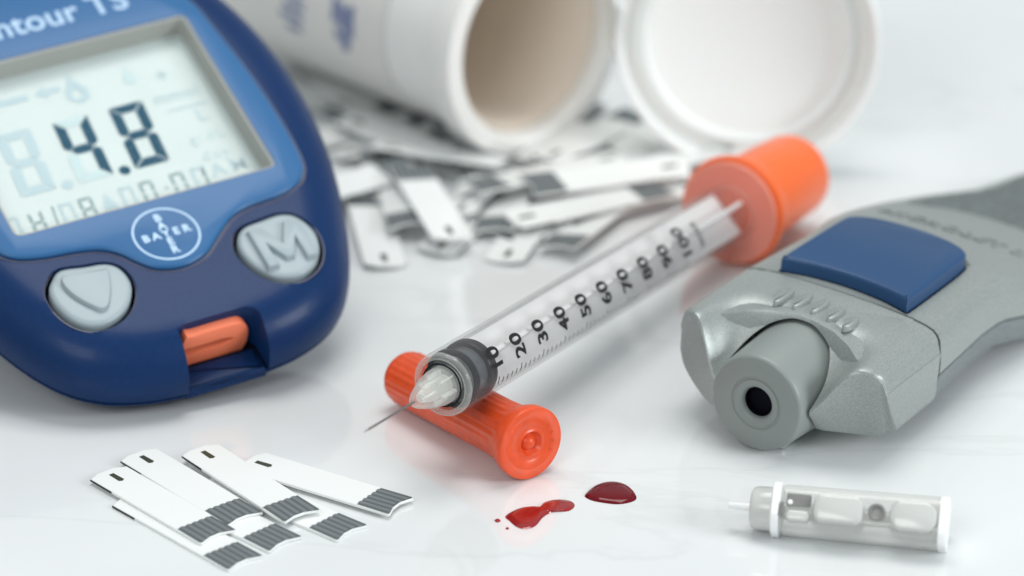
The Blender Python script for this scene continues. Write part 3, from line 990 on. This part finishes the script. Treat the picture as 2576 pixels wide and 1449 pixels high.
G1 = 'test strips fanned out in the foreground'
front = [  # end x, end y, angle, level
    (-2.60, -6.67, -47.5, 0.002, 'white test strip at the very front corner, bottom left of the fan'),
    (-2.23, -6.28, -44.5, 0.004, 'white test strip in the front fan, its contacts in the middle of the front row'),
    (-1.58, -6.04, -41.5, 0.002, 'white test strip in the front fan just left of the strip nearest the blood'),
    (-2.90, -6.18, -48.7, 0.032, 'leftmost white test strip of the front fan, lying over the front corner one'),
    (-2.66, -5.80, -50.0, 0.034, 'white test strip in the front fan whose contacts touch those of the leftmost one'),
    (-1.11, -5.53, -33.0, 0.036, 'rightmost white test strip of the front fan, nearest the blood'),
    (-2.09, -5.80, -52.5, 0.064, 'topmost white test strip in the centre of the front fan'),
]
for ex, ey, a, z, lb in front:
    c, s_ = math.cos(R(a)), math.sin(R(a))
    make_strip(ex - 0.96 * c, ey - 0.96 * s_, a, z, lb, G1)

G2 = 'test strips spilled in front of the white vial'
PILE = [  # x, y, angle towards the contact end, z, pitch, roll, label
    (-1.62, 1.55, 99, 0.030, -1.6, 4.0, 'white strip standing apart in the left front of the pile, near the grey M button'),
    (-0.97, 1.88, 106, 0.230, -2.2, 4.0, 'broad white strip running from the pile centre towards the camera, on top of its neighbours'),
    (0.92, 2.00, 29, 0.170, -0.2, 4.0, 'white strip in mid pile in front of the long ones, its sample window towards camera'),
    (1.14, 2.60, -155, 0.250, -2.6, -9.0, 'long white strip on top of the pile reaching right to the orange rear cap'),
    (0.16, 3.04, -126, 0.130, 2.5, 0.0, 'strip whose dark contacts show between the two big white strips in the pile centre'),
    (0.18, 1.67, 75, 0.020, -1.4, -5.0, 'short looking white strip end lying nearest the syringe barrel'),
    (0.98, 1.76, -116, 0.050, -1.8, 8.0, 'strip with a dark tilted end just beside the syringe barrel'),
    (-0.50, 1.88, 68, 0.020, -0.2, 4.0, 'white strip corner poking out under the broad centre strip'),
    (-2.06, 2.47, 36, 0.200, -0.1, 8.0, 'strip at the left of the pile whose dark contacts sit above the broad strip'),
    (-2.75, 2.57, 8, 0.100, 2.2, -5.0, 'strip emerging from behind the meter edge with dark contacts'),
    (-2.39, 4.42, 27, 0.050, 0.8, 4.0, 'dark ended strip in the shade under the vial side'),
    (-1.45, 4.60, 51, 0.030, -0.7, -9.0, 'white strip behind the meter edge lying below the vial'),
    (-0.68, 3.35, -18, 0.210, 1.0, -9.0, 'white strip below the vial rim with dark contacts at its right end'),
    (0.34, 3.18, 30, 0.100, -2.0, 4.0, 'white strip in the thick of the pile below the vial rim'),
    (0.50, 4.02, 63, 0.120, -2.7, -9.0, 'strip with slim dark end in the notch between vial rim and lid'),
    (1.02, 4.14, 55, 0.200, 1.9, 0.0, 'strip with broad grey contacts directly below the left edge of the lid'),
    (0.46, 3.50, 55, 0.100, -0.2, 8.0, 'strip right of the vial rim, its dark end half covered'),
    (1.55, 3.83, -59, 0.120, 2.5, 0.0, 'strip whose grey contacts lie just left of the orange rear cap'),
    (1.43, 4.62, 130, 0.160, 1.3, 0.0, 'white strip lying below the lid, beyond the orange rear cap'),
    (0.42, 2.69, -150, 0.290, -0.6, 4.0, 'topmost white strip in the right half of the pile'),
    (1.45, 2.33, -143, 0.080, -0.3, -5.0, 'grey ended strip in the right front of the pile above the barrel'),
    (-0.36, 2.80, 74, 0.050, 2.3, -9.0, 'strip mostly buried in the middle of the pile'),
    (-1.51, 2.78, 98, 0.070, -2.8, 0.0, 'strip mostly buried in the left of the pile'),
    (-1.34, 2.36, -83, 0.120, -1.7, 8.0, 'strip showing a narrow dark end left of the broad centre strip'),
    (-0.01, 2.36, -102, 0.080, -0.4, 8.0, 'strip showing dark contacts right of the broad centre strip'),
    (2.06, 3.39, 44, 0.200, 2.1, 0.0, 'white strip reaching behind the barrel towards the orange rear cap'),
    (0.72, 1.91, -139, 0.030, 0.0, 0.0, 'lowest strip at the front of the pile, dark contacts to the left'),
    (-2.75, 6.01, -39, 0.040, 0.4, 4.0, 'leftmost of the dark ended strips added to deepen the shadow under the vial'),  # from here on strips added so their dark ends deepen the vial's shadow
    (-2.10, 5.99, -60, 0.080, 0.5, 4.0, 'second from the left of the dark ended strips added to deepen the vial shadow'),
    (-1.79, 5.46, -52, 0.050, -1.6, 0.0, 'added strip under the middle of the vial, dark end standing in for shadow'),
    (-1.56, 4.85, -45, 0.080, 1.1, -9.0, 'added strip under the vial close to its rim, dark end standing in for shadow'),
    (-1.30, 4.08, -42, 0.120, 2.1, 4.0, 'added strip under the left of the vial rim, dark end standing in for shadow'),
]
for x, y, a, z, pt, rl, lb in PILE:
    make_strip(x, y, a, z + 0.01 + 0.96 * abs(math.sin(R(pt))) * 0.5 + 0.2 * abs(math.sin(R(rl))), lb, G2, pt, rl, scale=1.12)

# ------------------------------------------------------------------ vial
def make_vial():
    n = Vector((0.67, -0.742, 0.0)).normalized()
    Cc = Vector(VIAL_C)
    s = n.cross(Vector((0, 0, 1))).normalized()
    root = thing('strip_vial', 'white test strip vial lying open on its side with its round lid open beside it', 'vial', frame(Cc, n, -s, (0, 0, 1)))
    v, f = lathe([(-5.2, 0), (-5.2, 1.18), (-5.1, 1.27), (-5.0, 1.30), (-0.55, 1.32), (-0.50, 1.33), (-0.45, 1.42), (-0.40, 1.45), (-0.05, 1.46), (-0.01, 1.45), (0.005, 1.41), (0.005, 1.25),
                  (-0.02, 1.21), (-0.06, 1.19), (-0.3, 1.18), (-4.9, 1.175), (-5.0, 0)], 96)
    body = link_mesh('body', v, f, M['vial'], root)
    v, f = lathe([(-0.22, 1.174), (-0.20, 1.15), (-0.25, 1.12), (-4.8, 1.08), (-4.85, 0), (-4.9, 0), (-4.9, 1.17), (-0.22, 1.174)], 72)
    link_mesh('liner', v, f, M['vial_inner'], root)
    # paper label
    v, f = lathe([(-4.6, 1.305), (-4.6, 1.326), (-1.35, 1.338), (-1.35, 1.32), (-4.6, 1.305)], 96)
    lab = link_mesh('paper_label', v, f, M['label'], root)
    random.seed(4)
    # blurred print: rows of dark blue marks. x = along, phi = angle from top towards the camera
    def mark(x0, x1, p0, p1):
        vv, ff = [], []
        k = 6
        for i in range(k + 1):
            ph = R(p0 + (p1 - p0) * i / k)
            for x in (x0, x1):
                rr = 1.3285 + 0.013 * (x + 4.6) / 3.25 + 0.004
                vv.append((x, -rr * math.sin(ph), rr * math.cos(ph)))
        for i in range(k):
            ff.append((2 * i, 2 * i + 1, 2 * i + 3, 2 * i + 2))
        return vv, ff
    rows = [(-2.02, -1.92, 78, 96), (-2.12, -2.02, 80, 104), (-2.23, -2.13, 78, 92), (-2.35, -2.25, 76, 90), (-2.20, -2.10, 95, 106), (-2.30, -2.21, 93, 100),
            (-2.95, -2.85, 66, 82), (-3.07, -2.97, 64, 86), (-3.2, -3.1, 62, 80), (-3.32, -3.22, 66, 84), (-3.44, -3.34, 62, 78), (-3.3, -2.9, 88, 92),
            (-3.4, -2.95, 95, 99), (-3.3, -3.0, 102, 106), (-3.6, -3.5, 70, 86), (-2.6, -2.5, 58, 70), (-2.35, -2.25, 58, 70)]
    for q in rows:
        vv, ff = mark(*q)
        link_mesh('label_print', vv, ff, M['label_ink'], lab, smooth=True)
    # lid, standing open on its edge
    LC = Vector(LID_C) - Cc
    ln = Vector((-0.10, -0.985, 0.10)).normalized()
    lx = ln.cross(Vector((0, 0, 1))).normalized()
    lz = lx.cross(ln)
    RM = frame(Cc, n, -s, (0, 0, 1)).inverted()
    LM = RM @ frame(Vector(LID_C), ln, -lx, lz)
    v, f = lathe([(-0.16, 0), (-0.16, 1.50), (-0.13, 1.57), (-0.05, 1.60), (0.28, 1.61), (0.31, 1.60), (0.315, 1.56), (0.30, 1.53), (0.02, 1.51), (-0.01, 1.47), (-0.02, 1.30), (0.16, 1.285), (0.165, 1.25),
                  (-0.02, 1.22), (-0.03, 0.9), (-0.05, 0.86), (-0.05, 0)], 96)
    v = [tuple(LM @ Vector(p)) for p in v]
    lid = link_mesh('lid', v, f, M['lid'], root, angle=50)
    # hinge strap joining the rim to the lid
    P0 = RM @ Vector((LID_C[0] - 1.58, LID_C[1] - 0.12, LID_C[2] + 0.1))
    P1 = RM @ (Cc + Vector((0.9, 0.95, 0.35)))
    up_ = Vector((0, 0, 0.35))
    hv = []
    for p in (P0, P0.lerp(P1, 0.5) + Vector((-0.05, 0, 0.03)), P1):
        for dz_ in (-1, 1):
            for dx in (-0.05, 0.05):
                hv.append(tuple(p + up_ * dz_ + Vector((dx, 0, 0))))
    hf = []
    for i in range(2):
        a = 4 * i
        for p, q in ((0, 1), (1, 3), (3, 2), (2, 0)):
            hf.append((a + p, a + q, a + 4 + q, a + 4 + p))
    hf += [(0, 1, 3, 2), (8, 9, 11, 10)]
    link_mesh('lid_hinge', hv, hf, M['lid'], root)
VIAL_C = (0.3126, 4.0768, 1.47)
LID_C = (2.8836, 3.8523, 1.63)
make_vial()

# ------------------------------------------------------------------ blood
def blood(name, outline, h, m, label, zb=0.002):
    o = ccw(catmull(outline, 4))
    cx = sum(p[0] for p in o) / len(o)
    cy = sum(p[1] for p in o) / len(o)
    verts, faces = [], []
    n = len(o)
    K = 9
    for k in range(K):
        t = k / K
        s_ = 1 - t
        z = zb + h * math.sqrt(max(0, 1 - s_ ** 2.6))
        verts += [(cx + (x - cx) * s_, cy + (y - cy) * s_, z) for x, y in o]
    for k in range(K - 1):
        for i in range(n):
            j = (i + 1) % n
            faces.append((k * n + i, k * n + j, (k + 1) * n + j, (k + 1) * n + i))
    verts.append((cx, cy, zb + h))
    c = len(verts) - 1
    for i in range(n):
        faces.append(((K - 1) * n + i, (K - 1) * n + (i + 1) % n, c))
    faces.append(tuple(range(n)))
    ob = link_mesh(name, verts, faces, M[m], None, angle=80)
    return tag(ob, label, 'blood', 'blood drops on the marble')
B1 = [(0.742, -5.163), (0.847, -4.966), (1.008, -4.877), (1.164, -4.941), (1.253, -5.149), (1.24, -5.295), (1.074, -5.373), (0.863, -5.32), (0.763, -5.247)]
B2a = [(-0.066, -5.634), (0.056, -5.475), (0.19, -5.427), (0.284, -5.427), (0.336, -5.33), (0.46, -5.266), (0.59, -5.3), (0.633, -5.407), (0.568, -5.523), (0.412, -5.547), (0.311, -5.658), (0.237, -5.839), (0.144, -5.915), (0.051, -5.872), (-0.022, -5.744)]
B3 = [(-0.175, -5.73), (-0.144, -5.691), (-0.113, -5.73), (-0.144, -5.772)]
B4 = [(-0.064, -5.896), (-0.046, -5.867), (-0.028, -5.896), (-0.046, -5.924)]
blood('blood_drop', B1, 0.042, 'blood', 'dark red domed oval blood drop nearest the lancing device')
blood('blood_drop', B2a, 0.028, 'blood_thin', 'smeared red blood drop, larger left lobe beside the orange cap')
blood('blood_drop', B3, 0.012, 'blood_thin', 'tiny dark red blood speck left of the smeared drop')
blood('blood_drop', B4, 0.006, 'blood_thin', 'faintest tiny blood speck below the larger speck')

# ------------------------------------------------------------------ lancet
def make_lancet():
    A = Vector(LAN_A)
    B = Vector(LAN_B)
    d = (B - A).normalized()
    s = d.cross(Vector((0, 0, 1))).normalized()
    t = s.cross(d)
    L_ = (B - A).length
    t2 = t * math.cos(R(48)) + s * math.sin(R(48))
    y2 = t2.cross(d)
    root = thing('lancet', 'small milky white plastic lancet lying in front of the lancing device', 'lancet', frame(A, d, y2, t2))
    def body(name, st, m):
        verts, faces = [], []
        for x, w_, h_, r_ in st:
            verts += [(x, a, b) for a, b in rrect(-w_, -h_, w_, h_, r_, 6)]
        n = 28
        for i in range(len(st) - 1):
            for j in range(n):
                q = (j + 1) % n
                faces.append((i * n + j, i * n + q, (i + 1) * n + q, (i + 1) * n + j))
        faces += [tuple(range(n)), tuple((len(st) - 1) * n + i for i in range(n))]
        return link_mesh(name, verts, faces, M[m], root)
    body('rear_body', [(0.30, 0.225, 0.225, 0.17), (0.33, 0.24, 0.24, 0.17), (L_ - 0.08, 0.25, 0.25, 0.15)], 'lancet_clear')
    body('rear_rim', [(L_ - 0.09, 0.235, 0.235, 0.15), (L_ - 0.08, 0.257, 0.257, 0.15), (L_ - 0.02, 0.257, 0.257, 0.15), (L_, 0.25, 0.25, 0.15)], 'lancet_white')
    body('collar', [(0.20, 0.23, 0.23, 0.2), (0.22, 0.27, 0.27, 0.22), (0.28, 0.27, 0.27, 0.22), (0.30, 0.23, 0.23, 0.2)], 'lancet_white')
    v, f = lathe([(-0.01, 0), (-0.01, 0.17), (0.01, 0.20), (0.05, 0.215), (0.21, 0.22), (0.21, 0)], 40)
    link_mesh('front_sleeve', v, f, M['lancet'], root)
    v, f = lathe([(-0.24, 0), (-0.24, 0.028), (-0.23, 0.036), (0.0, 0.04), (0.0, 0)], 20)
    link_mesh('needle_cover', v, f, M['lancet_white'], root)
    v, f = lathe([(0.32, 0), (0.32, 0.09), (0.60, 0.09), (0.64, 0.16), (1.08, 0.16), (1.12, 0.09), (1.36, 0.08), (1.42, 0.17), (L_ - 0.10, 0.18), (L_ - 0.10, 0)], 32)
    link_mesh('inner_core', v, f, M['lancet'], root)
    def panel(name, x0, x1, y0, y1, z0, z1, m, r_):
        r_ = min(r_, (y1 - y0) / 2.05, (x1 - x0) / 2.05)
        b_ = min(0.04, r_ * 0.6)
        vv, ff = loft(rrect(x0, y0, x1, y1, r_, 5), [(0, z0), (0, z1 - b_), (b_ * 0.3, z1 - b_ * 0.3), (b_, z1)])
        return link_mesh(name, vv, ff, M[m], root)
    panel('window_recess', 0.355, 0.60, -0.01, 0.12, 0.20, 0.246, 'lancet_grey', 0.02)
    panel('window_bead', 0.37, 0.42, 0.0, 0.05, 0.20, 0.262, 'lancet_white', 0.02)
    panel('lower_rib', 0.36, 0.60, -0.16, -0.05, 0.16, 0.262, 'lancet', 0.05)
    panel('centre_block', 0.63, 1.12, -0.15, 0.13, 0.12, 0.30, 'lancet', 0.09)
    panel('end_block', 1.38, L_ - 0.10, -0.16, 0.14, 0.12, 0.295, 'lancet', 0.13)
    panel('collar_slot', 0.305, 0.33, -0.12, 0.02, 0.15, 0.262, 'lancet_grey', 0.01)
    circ = [(1.25 + 0.085 * math.cos(2 * PI * i / 28), 0.085 * math.sin(2 * PI * i / 28)) for i in range(28)]
    vv, ff = loft(circ, [(0, 0.20), (0, 0.268), (0.018, 0.272), (0.034, 0.264), (0.036, 0.235)])
    link_mesh('round_boss', vv, ff, M['lancet_grey'], root)
LAN_A = (2.3856, -5.9402, 0.262)
LAN_B = (4.2911, -6.3264, 0.262)
make_lancet()
